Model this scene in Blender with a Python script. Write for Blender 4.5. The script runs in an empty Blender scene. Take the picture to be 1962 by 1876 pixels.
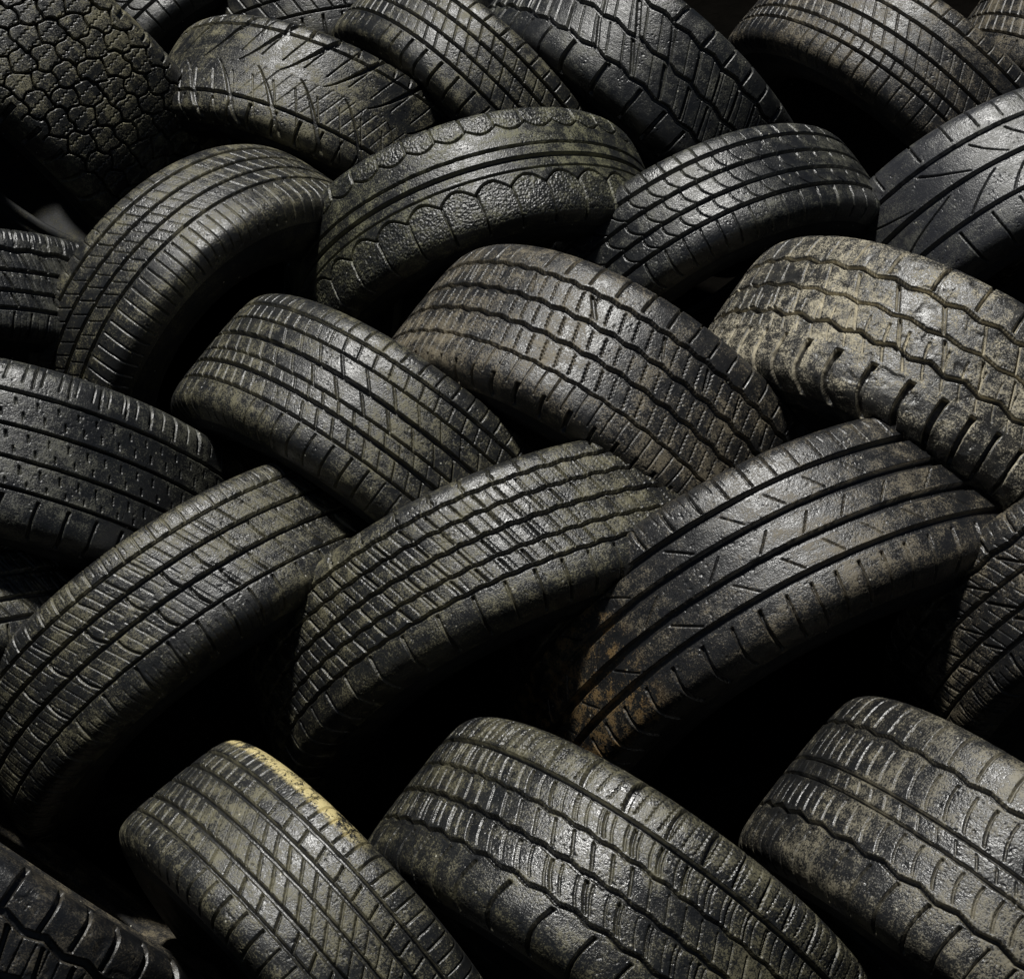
import bpy, math, time
import numpy as np
from mathutils import Matrix, Vector
T0=time.time()
F=3800.0; CX=981.0; CY=938.0
PITCH=math.radians(25); CAMH=2.3
sc=bpy.context.scene
sc.view_settings.view_transform='Standard'; sc.view_settings.look='None'; sc.view_settings.exposure=0
cam=bpy.data.cameras.new("camera"); camo=bpy.data.objects.new("camera",cam); sc.collection.objects.link(camo)
camo.location=(0,0,CAMH); camo.rotation_euler=(math.pi/2-PITCH,0,0)
cam.lens=36*F/1962; cam.sensor_width=36; cam.clip_end=500; cam.clip_start=.05
sc.camera=camo
CM=Matrix.Translation((0,0,CAMH)) @ Matrix.Rotation(math.pi/2-PITCH,4,'X')

class VN:
    def __init__(s,seed,n=256):
        s.r=np.random.RandomState(seed).rand(n,n); s.n=n
    def __call__(s,x,y):
        xi=np.floor(x).astype(int); yi=np.floor(y).astype(int)
        fx=x-xi; fy=y-yi; fx=fx*fx*(3-2*fx); fy=fy*fy*(3-2*fy)
        n=s.n; r=s.r
        a=r[xi%n,yi%n]; b=r[(xi+1)%n,yi%n]; c=r[xi%n,(yi+1)%n]; d=r[(xi+1)%n,(yi+1)%n]
        return (a*(1-fx)+b*fx)*(1-fy)+(c*(1-fx)+d*fx)*fy
def sst(x): 
    x=np.clip(x,0,1); return x*x*(3-2*x)
def gmask(dist,w,e=.9): return 1-sst((np.abs(dist)-w/2+e*.5)/e)
def tri(x): return 4*np.abs(x-np.floor(x+.5))-1
def fr(x): return x-np.floor(x)

def pattern(cfg,s,t,C,T,seed):
    """s,t in mm ; returns depth 0..1"""
    vn=VN(seed)
    wx=(vn(s/8,t/8)-.5)*.5+(vn(s/40+9,t/40)-.5)*1.6
    wy=(vn(s/8+50,t/8+30)-.5)*.5
    s=s+wx; t=t+wy
    d=np.zeros_like(s)
    for g in cfg.get('G',[]):
        c,w=g[0],g[1]; amp=g[2] if len(g)>2 else 0; N=g[3] if len(g)>3 else 60; dep=g[4] if len(g)>4 else 1.
        cc=c*T+amp*tri(s/C*N)
        d=np.maximum(d,dep*gmask(t-cc,w*1.2,1.3))
    L=list(cfg.get('L',[]))
    ms=cfg.get('ms',1)
    if ms: L+= [(-.48,-.02,150,1.25,.45,0,.25,.1),(.02,.46,150,1.25,.45,0,.25,.6),(-.9,-.56,184,1.2,.1,0,.2,.3),(.56,.9,184,1.2,.1,0,.2,.3)]
    for l in L:
        a,b,N,w,skew,curve,dep,ph=l[:8]
        za=l[8] if len(l)>8 else 0; zp=l[9] if len(l)>9 else 8
        w=w*1.12
        tm=(a+b)/2*T; hs=(b-a)/2*T
        q=(t-tm)/hs
        sh=skew*(t-tm)+curve*(q*q-.5)
        if za: sh=sh+za*tri(t/zp)
        P=C/N
        sv=s+P*.35*np.sin(s/C*2*np.pi*5)
        x=fr((sv+sh)/P+ph)-.5
        ii=np.floor((sv+sh)/P+ph).astype(int)
        rnd=np.random.RandomState(seed+int(N)+int(a*100)+1000).rand(4096)[ii%4096]
        m=gmask(x*P,w*(.8+.4*rnd),min(1.2,w))
        rng=sst((t-a*T)/1.6+.5)*sst((b*T-t)/1.6+.5)
        d=np.maximum(d,dep*(.8+.3*rnd)*m*rng)
    k=cfg.get('X')
    if k=='voro':
        px,py,w=cfg['vx']; N=int(round(C/px)); px=C/N
        s2=s+2.6*np.sin(t/5.)+(vn(s/30+3,t/30+3)-.5)*5; t2=t+2.8*np.sin(s/6.)+(vn(s/30+40,t/30+60)-.5)*5
        gx=s2/px; gy=t2/py+100
        ix=np.floor(gx).astype(int); iy=np.floor(gy).astype(int)
        rs=np.random.RandomState(seed+5); jx=rs.rand(64,64); jy=rs.rand(64,64)
        f1=np.full(s.shape,1e9); f2=np.full(s.shape,1e9)
        for ax in(-1,0,1):
            for ay in(-1,0,1):
                cx=ix+ax; cy=iy+ay
                ox=(cx+.5+.5*(cy%2-.5)+(jx[cx%N%64,cy%64]-.5)*.22)*px; oy=(cy+.5+(jy[cx%N%64,cy%64]-.5)*.2)*py
                r=((s2-ox)**4+(gy*py-oy)**4)**.25
                n1=np.minimum(f1,r); f2=np.minimum(f2,np.maximum(f1,r)); f1=n1
        m=gmask(f2-f1,w,2.2)*sst((.72*T-np.abs(t))/3+.5)
        d=np.maximum(d,m)
    if k=='scallop':
        for sg,c,A,N in ((1,.36,17,34),(-1,.52,12,40)):
            P=C/N; u=fr(s/P)
            line=sg*c*T - sg*A*np.sin(np.pi*u)
            d=np.maximum(d,.9*gmask(t-line,3.4,1.2))
            inside=(sg*t>sg*line)
            x=(fr(s/P+.5+ .12*(t/T))-.5)*P
            d=np.maximum(d,.8*gmask(x,3.0,1.2)*inside*sst((.93*T-sg*t)/3))
            st=(vn(s/1.5+7,t/1.5)>.55)*inside*.13*(np.abs(t)<.75*T)
            d=np.maximum(d,st)
    if k=='vdir':
        N=cfg.get('n',26); P=C/N
        at=np.abs(t)/T
        for sg in(1,-1):
            x=fr((s+95*np.power(at,.75))/P+(.5 if sg>0 else 0))-.5
            w=2+7*sst(at/.6)
            rng=(sg*t>2)*sst((.9-at)*12)
            d=np.maximum(d,.95*rng*gmask(x*P,w,1.3))
            x=fr((s+60*at)/P*2+.3)-.5
            d=np.maximum(d,.5*rng*gmask(x*P/2,1.8,1.2)*(at>.15))
    wear=vn(s/120+3,t/60+8)
    d=d*(.8+.3*wear)
    pit=sst((vn(s/2.2+20,t/2.2+11)-.8)*6)*.15*sst((vn(s/25,t/25+90)-.4)*4)
    rough=(vn(s/4,t/4+70)-.5)*.02+(vn(s/22,t/18+7)-.5)*.04
    chunk=cfg.get('chunk',0)
    if chunk:
        rough=rough+chunk*sst((vn(s/13+33,t/13)-.6)*4)*.5
    return d,d*1.0+pit+rough

PO=np.array([(0,0),(.25,.002),(.5,.006),(.69,.019),(.805,.042),(.875,.083),(.925,.15),(.955,.23),(.975,.33)])
PS=np.array([(.975,.33),(.99,.42),(1.0,.5),(.985,.62),(.94,.74),(.87,.85),(.82,.90),(.80,.925),(.78,.975),(.73,1.0),(.68,.985),(.70,.9),(.80,.75),(.88,.55),(.88,.4),(.80,.25),(.66,.16),(.4,.115),(0,.10)])
def resample(P,n):
    Q=P.copy()
    for _ in range(3):
        a=Q[:-1]*.75+Q[1:]*.25; b=Q[:-1]*.25+Q[1:]*.75
        M=np.empty((2*len(a)+2,2)); M[0]=Q[0]; M[-1]=Q[-1]; M[1:-1:2]=a; M[2:-1:2]=b; Q=M
    L=np.r_[0,np.cumsum(np.hypot(*np.diff(Q,axis=0).T))]
    u=np.linspace(0,L[-1],n)
    return np.c_[np.interp(u,L,Q[:,0]),np.interp(u,L,Q[:,1])],L[-1]

def grid_mesh(name,P,A):
    M,N,_=P.shape
    me=bpy.data.meshes.new(name)
    i=np.arange(M)[:,None]; j=np.arange(N-1)[None,:]; i2=(i+1)%M
    q=np.stack([i*N+j,i2*N+j,i2*N+j+1,i*N+j+1],-1).reshape(-1,4).astype(np.int32)
    nf=len(q)
    me.vertices.add(M*N); me.vertices.foreach_set('co',P.reshape(-1).astype(np.float32))
    me.loops.add(nf*4); me.loops.foreach_set('vertex_index',q.reshape(-1))
    me.polygons.add(nf); me.polygons.foreach_set('loop_start',np.arange(0,nf*4,4,dtype=np.int32))
    me.polygons.foreach_set('use_smooth',np.ones(nf,dtype=bool))
    me.update(calc_edges=True)
    at=me.attributes.new('tuv','FLOAT_VECTOR','POINT'); at.data.foreach_set('vector',A.reshape(-1).astype(np.float32))
    return me

STEP=.00115
def build_tire_meshes(R,W,cfg,seed):
    Wh=W/2; SH=R*.38
    dth=STEP/R
    a0,a1=math.radians(-8),math.radians(188)
    nd=int((a1-a0)/dth); nc=int((2*math.pi-(a1-a0))/(dth*8))
    th=np.r_[np.linspace(a0,a1,nd,endpoint=False),np.linspace(a1,a0+2*math.pi,nc,endpoint=False)]
    P=PO*np.array([Wh,SH])
    _,L=resample(P,10)
    nh=int(L/STEP)
    prof,_=resample(P,nh)
    l=np.linspace(0,L,nh)
    x=np.r_[-prof[::-1,0],prof[1:,0]]; dr=np.r_[prof[::-1,1],prof[1:,1]]; t=np.r_[-l[::-1],l[1:]]
    r=R-dr
    dx=np.gradient(x); drr=np.gradient(r); n=np.hypot(dx,drr); nr=dx/n; nx=-drr/n
    C=2*math.pi*R*1000; TH,TT=np.meshgrid(th,t,indexing='ij')
    S=TH*R*1000+C
    g,h=pattern(cfg,S,TT*1000,C,L*1000,seed)
    edge=sst((L-np.abs(TT))/.012)
    h=h*edge; DEP=cfg.get('depth',.0085)
    ov=1+.006*np.cos(2*TH+seed)+.003*np.cos(3*TH+seed*2)
    wob=.002*np.sin(TH*2+seed)
    RR=(r[None,:]-nr[None,:]*h*DEP)*ov
    XX=x[None,:]-nx[None,:]*h*DEP+wob
    co=np.stack([RR*np.cos(TH),RR*np.sin(TH),XX],-1)
    at=np.stack([TH*R,TT,g],-1)
    tread=grid_mesh('tread',co,at)
    sides=[]
    ths=np.linspace(0,2*math.pi,420,endpoint=False)
    Ps=PS*np.array([Wh,SH]); pr,Ls=resample(Ps,90); 
    for sg in(1,-1):
        xs=pr[:,0]*sg; rs=R-pr[:,1]; ls=np.linspace(0,Ls,90)
        ring=np.zeros(90)
        for c,w,hh in((.06,.006,.0015),(.16,.004,-.0012),(.24,.004,.0012),(.38,.005,.002),(.43,.004,-.001)):
            ring+=hh*np.exp(-((ls-c*Ls)/w)**2)
        d2=np.gradient(xs); d3=np.gradient(rs); nn=np.hypot(d2,d3); nrs=sg*d2/nn; nxs=-sg*d3/nn
        T2,_x=np.meshgrid(ths,ls,indexing='ij')
        ov=1+.006*np.cos(2*T2+seed)+.003*np.cos(3*T2+seed*2); wob=.002*np.sin(T2*2+seed)
        RR=(rs+nrs*ring)[None,:]*ov; XX=(xs+nxs*ring)[None,:]+wob
        co=np.stack([RR*np.cos(T2),RR*np.sin(T2),XX],-1)
        at=np.stack([T2*R,_x+L,np.zeros_like(T2)],-1)
        if sg<0: co=co[:,::-1]; at=at[:,::-1]
        sides.append(grid_mesh('sidewall',co,at))
    return tread,sides

def rubber(name,dust=.5,dcol=(.13,.115,.07),rub=(.0068,.0076,.0092),rough=.37,thr=.5,patch=None,seed=0,streak=1.0,fill=.5,bump=.36,spec=.65):
    dust=dust*.9
    m=bpy.data.materials.new(name); m.use_nodes=True; nt=m.node_tree; N=nt.nodes; K=nt.links
    b=N['Principled BSDF']
    def nd(t,**k):
        n=N.new(t)
        for a,v in k.items(): setattr(n,a,v)
        return n
    def math_(op,a,b_=None,c=None,clamp=False):
        n=nd('ShaderNodeMath',operation=op); n.use_clamp=clamp
        for i,v in enumerate((a,b_,c)):
            if v is None: continue
            if isinstance(v,(int,float)): n.inputs[i].default_value=v
            else: K.new(v,n.inputs[i])
        return n.outputs[0]
    def noise(vec,scale,detail=4,rough_=.6):
        n=nd('ShaderNodeTexNoise'); n.inputs['Scale'].default_value=scale; n.inputs['Detail'].default_value=detail; n.inputs['Roughness'].default_value=rough_
        K.new(vec,n.inputs['Vector']); return n.outputs['Fac']
    def sm(v,a,c,o0=0.,o1=1.):
        n=nd('ShaderNodeMapRange'); n.interpolation_type='SMOOTHSTEP'
        n.inputs['From Min'].default_value=a; n.inputs['From Max'].default_value=c; n.inputs['To Min'].default_value=o0; n.inputs['To Max'].default_value=o1
        K.new(v,n.inputs['Value']); return n.outputs[0]
    at=nd('ShaderNodeAttribute',attribute_name='tuv'); tc=nd('ShaderNodeTexCoord')
    sp=nd('ShaderNodeSeparateXYZ'); K.new(at.outputs['Vector'],sp.inputs[0])
    mp=nd('ShaderNodeMapping'); K.new(tc.outputs['Object'],mp.inputs['Vector']); mp.inputs['Location'].default_value=(seed*3.1,seed*1.7,seed*.9)
    ob=mp.outputs[0]
    ms=nd('ShaderNodeMapping'); K.new(at.outputs['Vector'],ms.inputs['Vector']); ms.inputs['Scale'].default_value=(9,90,0); ms.inputs['Location'].default_value=(seed*2.3,seed,0)
    big=noise(ob,8,3,.65); med=noise(ob,46,3,.7); fine=noise(ob,420,2,.8); st=noise(ms.outputs[0],1.0,3,.7)
    v=math_('ADD',math_('MULTIPLY',big,.9),math_('MULTIPLY',med,.7))
    v=math_('ADD',v,math_('MULTIPLY',st,.45*streak)); v=math_('ADD',v,math_('MULTIPLY',fine,1.35))
    base=.5*(.9+.7+.45*streak+1.35)
    f=sm(v,base+(thr-.5)*.6-.05,base+(thr-.5)*.6+.28)
    fl=math_('MULTIPLY',math_('MULTIPLY',sm(sp.outputs[2],.06,.22),sm(sp.outputs[2],.4,.8,1,.05)),fill)
    fl=math_('MULTIPLY',fl,sm(math_('ADD',big,math_('MULTIPLY',fine,.5)),.55,.9))
    f=math_('MAXIMUM',math_('MULTIPLY',f,dust),math_('MULTIPLY',fl,dust*1.8),clamp=True)
    f=math_('MULTIPLY',f,sm(sp.outputs[2],.5,.95,1,.12))
    f=math_('ADD',f,.06*dust,clamp=True)
    mix=nd('ShaderNodeMix',data_type='RGBA'); K.new(f,mix.inputs[0]); mix.inputs[6].default_value=(*rub,1)
    mc=nd('ShaderNodeMix',data_type='RGBA'); K.new(sm(med,.35,.65),mc.inputs[0])
    mc.inputs[6].default_value=(dcol[0]*.7,dcol[1]*.7,dcol[2]*.7,1); mc.inputs[7].default_value=(dcol[0]*1.6,dcol[1]*1.6,dcol[2]*1.55,1)
    K.new(mc.outputs[2],mix.inputs[7]); col=mix.outputs[2]
    if patch:
        pc,pt0,pt1,ps0,ps1,pthr,pmax=patch
        a=math_('MULTIPLY',sm(sp.outputs[1],pt0-.004,pt0+.004),sm(sp.outputs[1],pt1-.004,pt1+.004,1,0))
        c=math_('MULTIPLY',sm(sp.outputs[0],ps0-.03,ps0+.03),sm(sp.outputs[0],ps1-.05,ps1+.05,1,0))
        pf=math_('MULTIPLY',math_('MULTIPLY',a,c),sm(math_('ADD',med,math_('MULTIPLY',fine,.6)),pthr,pthr+.12,0,pmax))
        m2=nd('ShaderNodeMix',data_type='RGBA'); K.new(pf,m2.inputs[0]); K.new(col,m2.inputs[6]); m2.inputs[7].default_value=(*pc,1); col=m2.outputs[2]
    vo=nd('ShaderNodeTexVoronoi'); vo.inputs['Scale'].default_value=95; K.new(ob,vo.inputs['Vector'])
    vs=nd('ShaderNodeSeparateColor'); K.new(vo.outputs['Color'],vs.inputs[0])
    sk=math_('MULTIPLY',sm(vo.outputs['Distance'],.05,.16,1,0),sm(vs.outputs[0],.93,.95))
    m3=nd('ShaderNodeMix',data_type='RGBA'); K.new(math_('MULTIPLY',sk,.85),m3.inputs[0]); K.new(col,m3.inputs[6]); m3.inputs[7].default_value=(.5,.48,.4,1)
    K.new(m3.outputs[2],b.inputs['Base Color'])
    rr=math_('ADD',math_('MULTIPLY',f,.5),math_('MULTIPLY_ADD',med,.35,rough-.19),clamp=True)
    K.new(rr,b.inputs['Roughness']); b.inputs['Specular IOR Level'].default_value=spec
    hgt=math_('ADD',math_('MULTIPLY',fine,.85),math_('MULTIPLY',med,.8)); hgt=math_('ADD',hgt,math_('MULTIPLY',st,.7)); hgt=math_('ADD',hgt,math_('MULTIPLY',f,.4))
    bp=nd('ShaderNodeBump'); bp.inputs['Strength'].default_value=bump; bp.inputs['Distance'].default_value=.0016
    K.new(hgt,bp.inputs['Height']); K.new(bp.outputs[0],b.inputs['Normal'])
    return m

OL=(.165,.15,.088); BR=(.168,.14,.092); TAN=(.285,.255,.19); GR=(.14,.138,.104)
def ribs(gs,w=5,z=0,n=60): return [(g,w,z,n,1.) for g in gs]
PT={
'c2':dict(G=ribs([-.50,-.24,.02,.28],4.5),L=[(.34,.93,110,2.0,0,0,.45,0),(-.93,-.55,80,1.6,0,0,.35,0),(-.46,-.27,95,1.4,.5,0,.4,0),(-.2,-.01,95,1.4,.5,0,.4,.3),(.06,.24,95,1.4,.5,0,.4,.6)],ms=0),
'c3':dict(G=[(-.18,4,0,1,1),(.0,6,0,1,1),(.16,2.2,0,1,.6)],X='scallop',L=[],ms=0),
'c4':dict(G=ribs([-.46,-.16,.14,.42],5),L=[(-.44,-.19,62,2.2,.5,5,.6,0),(-.13,.11,62,2.2,.5,5,.6,.3),(.18,.39,62,2.2,.5,5,.6,.6),(.46,.93,62,2.4,0,2,.6,0),(-.93,-.5,62,2.4,0,2,.6,0)],ms=0),
'c5':dict(G=[(-.42,6,0,1,.8),(-.02,7,0,1,.9),(.4,6,0,1,.8)],L=[(-.95,-.5,38,2.6,.1,0,.8,0),(-.36,-.08,24,3.5,1.6,8,.7,0),(.04,.36,24,3.5,-1.6,8,.7,.4),(.46,.95,38,2.6,.1,0,.8,0)],ms=0),
't2':dict(X='vdir',n=24,G=[(.50,5,0,1,1.),(-.56,4,0,1,.9)],L=[(.56,.95,52,3.6,0,0,1.,0),(-.95,-.6,52,3.,0,0,.9,0),(.0,.45,90,1.2,-.5,0,.25,0)],ms=0),
't3':dict(G=ribs([-.48,-.22,.06,.34],4),L=[(.4,.95,60,3,0,0,.8,0),(-.95,-.52,60,3,0,0,.8,0),(-.2,.04,80,2,.5,0,.5,0),(.08,.32,80,2,.5,0,.5,.4),(-.46,-.25,80,2,.5,0,.5,.2)],ms=0),
't4':dict(G=[(-.46,6,3,38,1),(-.02,6,3,38,1),(.40,6,3,38,1)],L=[(-.44,-.04,38,5,.55,0,.9,0),(.02,.38,38,5,.55,0,.9,.5),(.44,.95,38,6,.0,0,1,.2),(-.95,-.48,38,6,.0,0,1,.7),(-.44,-.04,76,1.4,.55,0,.4,0),(.02,.38,76,1.4,.55,0,.4,0)],ms=0),
't5':dict(G=ribs([-.52,-.28,.0,.26,.44],4),L=[(.46,.93,90,2.,0,0,.5,0),(-.93,-.55,90,2.,0,0,.5,0),(.28,.43,110,1.8,.2,0,.5,0),(.02,.24,100,1.4,.5,0,.35,0),(-.26,-.03,100,1.4,.5,0,.35,0)],ms=0),
't1':dict(X='voro',vx=(44,34,6.),depth=.011,G=[],L=[(.66,.97,44,8,0,0,1,0),(-.97,-.66,44,8,0,0,1,.5),(-.62,.62,120,1.4,0,0,.3,0,1.8,9)],ms=0),
'e0':dict(G=[(-.46,3.5,0,1,.9),(-.14,3.5,0,1,.9),(.16,3.5,0,1,.9),(.44,3.5,0,1,.9)],L=[(-.93,-.52,46,3,0,2,.7,0),(-.40,-.34,78,2.2,.3,0,.6,0),(-.28,-.21,78,2.2,.3,0,.6,.5),(-.08,-.01,78,2.2,.3,0,.6,0),(.05,.11,78,2.2,.3,0,.6,.5),(.22,.3,78,2.2,.3,0,.6,0),(.35,.4,78,2.2,.3,0,.6,.5),(-.8,-.56,92,1.8,0,0,.5,.25),(.5,.93,46,4,0,2,.8,0)],ms=0),
'e1':dict(G=[(-.54,4,0,1,.9),(-.34,2.5,0,1,.7),(-.12,5,0,1,1),(.1,2.5,0,1,.7),(.26,5,0,1,1),(.48,3,0,1,.8)],L=[(-.33,-.14,58,2.4,.75,0,.6,0),(-.1,.09,58,2.6,.75,0,.7,.3),(.11,.24,90,1.6,.6,0,.5,0),(.29,.47,90,1.8,.5,0,.55,.4),(-.52,-.36,90,1.6,.3,0,.5,0),(.52,.95,80,2.2,0,0,.55,0),(-.95,-.58,80,2.,0,0,.5,0)],ms=0),
'e2':dict(G=[(-.44,5,1.6,70,1),(-.13,5.5,2.2,56,1),(.16,5,2,56,1),(.46,3.2,1,60,.8)],L=[(-.40,-.18,110,1.7,.25,0,.5,0,1.2,6),(-.08,.11,110,1.7,.25,0,.5,0,1.2,6),(.21,.42,110,1.7,.25,0,.5,0,1.2,6),(-.40,-.2,28,3,.5,0,.8,0),(.48,.74,110,1.5,0,0,.4,0),(.7,.96,62,4.2,0,0,.95,0),(-.96,-.5,62,3,0,0,.8,0)],ms=0),
'e3':dict(G=[(-.4,5,3,44,.9),(-.1,4,2.5,44,.8),(.2,6,4,44,1)],L=[(-.37,-.13,44,3,.4,0,.7,0),(-.07,.17,44,3,.4,0,.7,.4),(.40,.97,52,8,.12,5,1.2,0),(-.95,-.45,44,4,0,0,.8,.5),(.0,.36,88,1.6,.3,3,.4,0)],chunk=.22,depth=.011,ms=0),
'f0':dict(G=[(-.48,3.5,0,1,.8),(-.2,5,0,1,1),(.1,5,0,1,1),(.42,3.2,0,1,.8)],L=[(-.46,-.23,60,2,.5,0,.5,0),(-.17,.07,42,3.2,.35,3,.75,0),(.13,.39,42,3.2,.35,3,.75,.4),(-.95,-.5,90,1.8,0,0,.45,0),(.46,.95,50,3,0,0,.6,0)]),
'f1':dict(G=[(-.5,4,1,70,.9),(-.28,3.6,1.2,70,.9),(-.04,4.6,1.2,70,1),(.2,3.6,1.2,70,.9),(.42,4,1,70,.9)],L=[(-.47,-.31,72,2.6,.4,0,.7,0),(-.25,-.08,72,2.6,.4,0,.7,.3),(-.01,.17,72,2.6,.4,0,.7,.6),(.23,.39,72,2.6,.4,0,.7,.9),(-.95,-.54,54,3.4,0,0,.7,0,1.5,14),(.46,.95,54,3.4,0,0,.7,0),(-.47,.38,144,1.2,.4,0,.3,0,.8,5)],ms=0),
'h':dict(G=[(-.42,8,0,1,1),(-.14,10,0,1,1),(.15,10,0,1,1),(.42,8,0,1,1)],L=[(-.95,-.47,64,3,0,4,.75,0),(.5,.95,64,3.6,0,3,.8,0),(-.36,-.2,34,1.8,1.0,0,.5,0),(-.07,.09,34,1.8,-1.0,0,.5,.3),(.2,.37,34,1.8,1.0,0,.5,.6),(-.80,-.6,128,1.2,.2,0,.25,0)],ms=0),
'h2':dict(G=[(-.40,6,2,40,1),(-.1,5,0,1,1),(.2,5,0,1,1),(.45,5,0,1,1)],L=[(-.95,-.46,58,3,0,2,.7,0),(-.35,-.13,46,2.6,.8,0,.7,0),(-.05,.17,46,2.6,.8,0,.7,.3),(.24,.42,46,2.6,.8,0,.7,.6),(.5,.95,58,3,0,2,.7,0)]),
'g0':dict(G=[(-.35,8,4,36,1),(.1,8,4,36,1)],L=[(-.95,-.4,36,8,0,0,1.1,0),(-.3,.06,36,6,.4,0,1,.5),(.15,.95,36,8,0,0,1,0),(-.3,.5,110,1.5,.2,0,.4,0)],chunk=.2,depth=.010,ms=0),
'g1':dict(G=[(-.46,4,0,1,.9),(-.24,4.6,0,1,1),(0,4.6,0,1,1),(.25,4.6,0,1,1),(.46,3.5,0,1,.9)],L=[(-.43,-.27,74,2.4,.3,0,.6,0),(-.21,-.03,96,2.2,.8,0,.6,.3),(.03,.22,96,2.2,.8,0,.6,.6),(.28,.44,74,2.4,.5,0,.7,.9),(-.95,-.5,100,1.8,0,0,.45,0),(.5,.95,80,2.2,0,0,.5,0)],ms=0),
'g2':dict(G=[(-.44,4.5,0,1,1),(-.18,3,1.5,60,.8),(.1,5,1.5,60,1),(.4,4,2.5,50,1)],L=[(-.96,-.48,46,4.4,0,5,1.,0),(-.9,-.5,138,1.3,0,0,.4,0,1.2,6),(-.41,-.21,66,2.6,.4,2,.7,0),(-.41,-.21,132,1.4,.4,2,.4,.2),(-.14,.06,90,1.8,.5,0,.55,.3),(.14,.36,56,2.6,.5,2,.7,.6),(.14,.36,112,1.4,.5,2,.4,.3),(.46,.95,46,3.6,0,5,.9,0)],ms=0),
'g3':dict(G=[(-.44,3.6,2.2,40,.95),(-.06,3.2,0,1,.7),(.1,3.2,0,1,.7),(.42,4.4,2.8,40,1)],L=[(-.38,-.1,88,1.9,.25,3,.55,0),(.14,.37,88,1.9,.25,3,.55,.4),(-.03,.07,88,1.4,.6,0,.35,.4),(.47,.95,60,3,.0,3,.7,0),(-.95,-.48,60,3,.0,3,.7,0)],ms=0),
}
TI=[
('t1',45,196,-41,.24,440,310,-.05,'t1',dict(dust=.65,dcol=OL,thr=.47),"chunky all-terrain tire with interlocking worn blocks, dusty black rubber"),
('t2',602,308,-25,.38,328,230,0.0,'t2',dict(dust=.55,dcol=OL,thr=.48),"black tire with swooping directional grooves dusted olive brown"),
('t3',915,236,-45,.25,320,190,-0.03,'t3',dict(dust=.5,dcol=OL),"narrow ribbed black tire leaning over its neighbour"),
('t4',1226,222,-42,.27,350,245,0.0,'t4',dict(dust=.35,dcol=GR,thr=.6),"blocky winter tire with deep diagonal tread cuts"),
('t5',1722,245,-42,.33,360,232,0.0,'t5',dict(dust=.5,dcol=BR),"worn ribbed tire with brown dirt and bare sidewall"),
('t6',2135,229,-35,.3,340,220,0.0,'t3',dict(dust=.5,dcol=BR),"ribbed tire end poking out of the pile"),
('t7',345,140,48,.55,290,190,0.3,'c4',dict(dust=.15,dcol=GR),"dark ribbed tire wedged behind the others"),
('t8',640,120,10,.4,330,220,0.35,'t3',dict(dust=.15,dcol=OL),"dusty ribbed tire mostly covered by others"),
('c1',-60,655,0,.35,340,215,0.0,'h2',dict(dust=.25,dcol=GR),"dark ribbed tire tucked under an arching tire"),
('c2',426,667,52,.60,382,255,0.04,'c2',dict(dust=.5,dcol=OL),"arching black tire with fine ribs and many sipes"),
('c3',918,504,20,.45,358,250,-0.08,'c3',dict(dust=.5,dcol=(.165,.16,.09),thr=.52),"black tire with scalloped shoulder blocks and smooth centre rib"),
('c4',1352,556,32,.42,368,222,0.0,'c4',dict(dust=.35,dcol=GR,rough=.34),"glossy ribbed tire with curved sipes"),
('c5',1934,492,32,.40,376,285,0.0,'c5',dict(dust=.25,dcol=GR,rough=.36,rub=(.022,.023,.027)),"smooth worn summer tire with sweeping grooves"),
('e0',42,982,-16,.25,450,320,-.05,'e0',dict(dust=.35,dcol=GR),"black tire with dashed sipes leaning into the pile"),
('e1',738,938,-38,.22,430,290,-.06,'e1',dict(dust=.5,dcol=OL,thr=.5),"wide ribbed tire with slanted cuts and pale dust"),
('e2',1144,874,-36,.36,450,320,-.10,'e2',dict(dust=.55,dcol=BR,thr=.5),"dirty tire with zigzag grooves and notched shoulder"),
('e3',1773,854,-32,.33,475,330,-.15,'e3',dict(dust=.95,dcol=TAN,thr=.55,fill=.9),"mud-caked tire with heavily torn chunky shoulder lugs"),
('d0',-70,1290,15,.35,400,260,0.1,'h2',dict(dust=.35,dcol=OL),"dark tire sunk between two larger tires"),
('f0',400,1262,35,.30,472,275,.09,'f0',dict(dust=.45,dcol=OL),"large black touring tire with siped blocks, leaning"),
('f1',990,1219,25,.34,508,292,.04,'f1',dict(dust=.5,dcol=OL,rough=.35),"five-rib tire with small square blocks, damp sheen"),
('h',1498,1228,31,.30,535,342,.01,'h',dict(dust=.45,dcol=BR,rough=.36,patch=((.20,.12,.04),-.06,.12,.8,1.25,.80,.6)),"wide truck tire with four deep straight grooves, faint brown stains"),
('h2',2175,1185,32,.32,480,300,-.12,'h2',dict(dust=.6,dcol=BR),"ribbed tire with slanted grooves under its neighbour"),
('g0',0,1762,-36,-.12,480,300,0,'g0',dict(dust=.2,dcol=BR),"dark deep-lugged tire with smooth brown rim edge"),
('g1',630,1866,-50,.12,480,308,-.03,'g1',dict(dust=.45,dcol=OL,patch=((.55,.46,.22),-.128,-.075,.58,.95,.72,.95)),"ribbed tire with a pale yellow paint mark on its shoulder"),
('g2',1188,1822,-36,.18,520,375,-.03,'g2',dict(dust=.4,dcol=OL,rough=.30),"wide tire with glossy siped shoulder blocks"),
('g3',1922,1797,-36,.16,520,412,-.05,'g3',dict(dust=.5,dcol=(.2,.178,.125),rough=.32,thr=.52),"broad tire with zigzag grooves and pale dusty ribs"),
]
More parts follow.
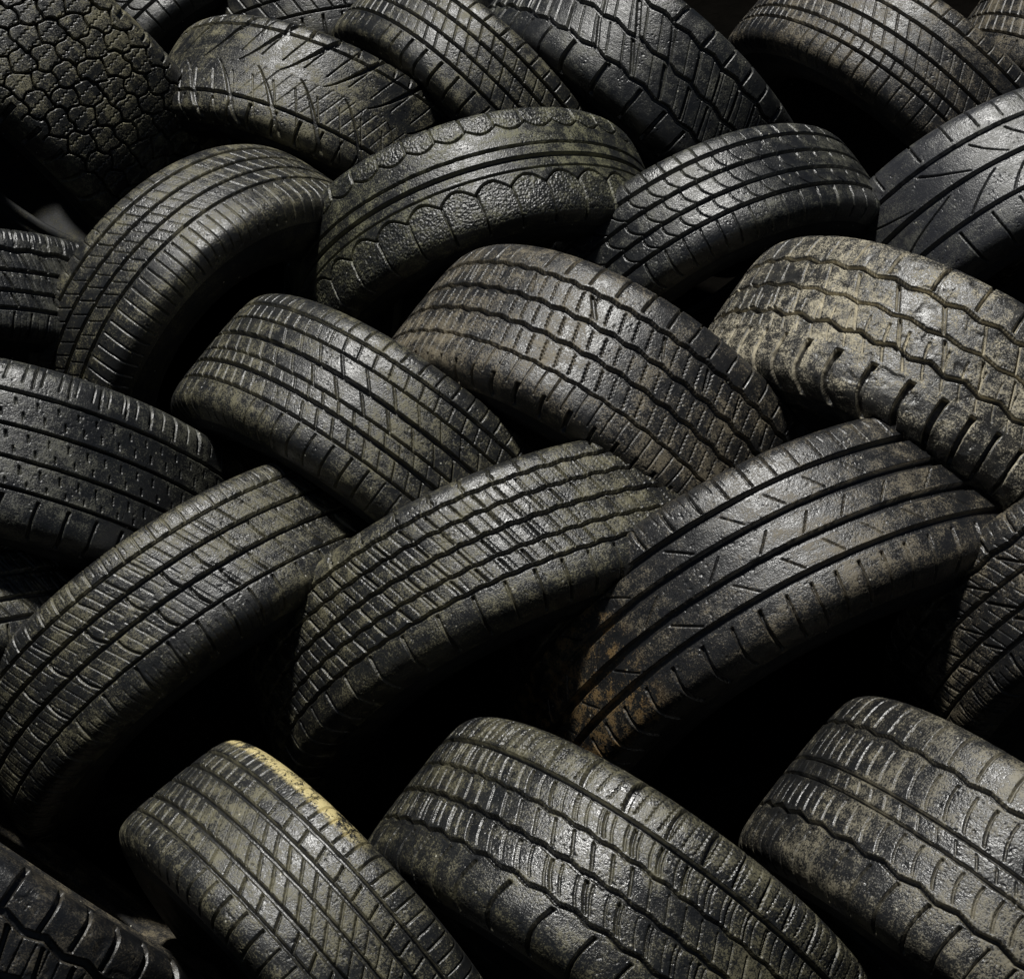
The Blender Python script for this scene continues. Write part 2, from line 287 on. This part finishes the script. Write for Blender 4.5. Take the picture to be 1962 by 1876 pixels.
def place(u,v,phi,az,R,W,dd):
    D=1254.0/(325+.1*v)+dd
    p=Vector(((u-CX)/F*D,-(v-CY)/F*D,-D))
    vz=(-p).normalized(); vx=Vector((0,1,0)).cross(vz).normalized(); vy=vz.cross(vx)
    k=math.sqrt(1-az*az); ph=math.radians(phi)
    e1=vx*math.cos(ph)+vy*math.sin(ph)
    a=vx*(k*math.sin(ph))-vy*(k*math.cos(ph))+vz*az
    e2=a.cross(e1)
    M=Matrix(((e1.x,e2.x,a.x,p.x),(e1.y,e2.y,a.y,p.y),(e1.z,e2.z,a.z,p.z),(0,0,0,1)))
    return CM@M, R*D/F, W*D/F
for i,(nm,u,v,phi,az,R,W,dd,pt,mk,lab) in enumerate(TI):
    M,r,w=place(u,v,phi,az,R,W,dd)
    tread,sides=build_tire_meshes(r,w,PT[pt],11+i*7)
    mk=dict(mk)
    mt=rubber('tread_rubber_'+nm,seed=i+1,**mk)
    mk2=dict(mk); mk2.pop('patch',None); mk2['dust']=mk['dust']*.3; mk2['rough']=.7; mk2['spec']=.3
    if nm=='g0': mk2['dust']=.45; mk2['thr']=.35
    msd=rubber('sidewall_rubber_'+nm,seed=i+40,**mk2)
    e=bpy.data.objects.new('car_tire',None); e.empty_display_size=.1; sc.collection.objects.link(e); e.matrix_world=M
    e['label']=lab; e['category']='tire'; e['group']='pile of used tires'
    for me,mat in((tread,mt),(sides[0],msd),(sides[1],msd)):
        me.materials.append(mat); o=bpy.data.objects.new(me.name.split('.')[0],me); sc.collection.objects.link(o); o.parent=e
print('tires built',time.time()-T0)
def soil():
    m=bpy.data.materials.new('shade_black_soil'); m.use_nodes=True; nt=m.node_tree; b=nt.nodes['Principled BSDF']
    n=nt.nodes.new('ShaderNodeTexNoise'); n.inputs['Scale'].default_value=14; n.inputs['Detail'].default_value=4
    tc=nt.nodes.new('ShaderNodeTexCoord'); nt.links.new(tc.outputs['Object'],n.inputs['Vector'])
    r=nt.nodes.new('ShaderNodeValToRGB'); r.color_ramp.elements[0].color=(.0012,.0012,.001,1); r.color_ramp.elements[1].color=(.004,.0035,.003,1)  # near-black ramp: shade of the tire gaps put into the soil colour
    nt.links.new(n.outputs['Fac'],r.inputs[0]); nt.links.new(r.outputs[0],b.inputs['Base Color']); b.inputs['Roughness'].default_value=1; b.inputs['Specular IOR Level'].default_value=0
    bp=nt.nodes.new('ShaderNodeBump'); bp.inputs['Distance'].default_value=.03; nt.links.new(n.outputs['Fac'],bp.inputs['Height']); nt.links.new(bp.outputs[0],b.inputs['Normal'])
    return m
vn=VN(3)
xs=np.r_[np.linspace(-60,-5,12),np.linspace(-4.5,4.5,61),np.linspace(5,60,12)]
ys=np.r_[np.linspace(-40,0,10),np.linspace(.2,8,53),np.linspace(9,80,14)]
X,Y=np.meshgrid(xs,ys,indexing='ij')
Z=.42*np.clip(Y,0,9)-.66; Z=np.where(Z>0,Z,0)+ (vn(X*1.5,Y*1.5)-.5)*.12  # sloped bank added as dark backing to keep gaps between tires black
nx,ny=X.shape
vs=np.stack([X,Y,Z],-1).reshape(-1,3).tolist()
fs=[(a*ny+b,(a+1)*ny+b,(a+1)*ny+b+1,a*ny+b+1) for a in range(nx-1) for b in range(ny-1)]
me=bpy.data.meshes.new('ground'); me.from_pydata(vs,[],fs); me.update(); me.shade_smooth(); me.materials.append(soil())
g=bpy.data.objects.new('ground',me); sc.collection.objects.link(g); g['kind']='structure'; g['label']='added bank under the tire pile, near-black for the shade in its gaps'; g['category']='ground'
dcam=Vector((-.15,.88,.44)).normalized()
dw=(CM.to_3x3()@dcam).normalized()
el=math.asin(dw.z); azm=math.atan2(dw.x,dw.y)
w=bpy.data.worlds.new('World'); sc.world=w; w.use_nodes=True; nt=w.node_tree
sky=nt.nodes.new('ShaderNodeTexSky'); sky.sky_type='NISHITA'; sky.sun_disc=False; sky.sun_elevation=el; sky.sun_rotation=azm
bg=nt.nodes['Background']; nt.links.new(sky.outputs[0],bg.inputs[0]); bg.inputs[1].default_value=.012
sl=bpy.data.lights.new('sun','SUN'); sl.energy=4.7; sl.angle=math.radians(5); sl.color=(1,.985,.94)
so=bpy.data.objects.new('sun',sl); sc.collection.objects.link(so); so.rotation_euler=dw.to_track_quat('Z','Y').to_euler()
print('done',time.time()-T0)
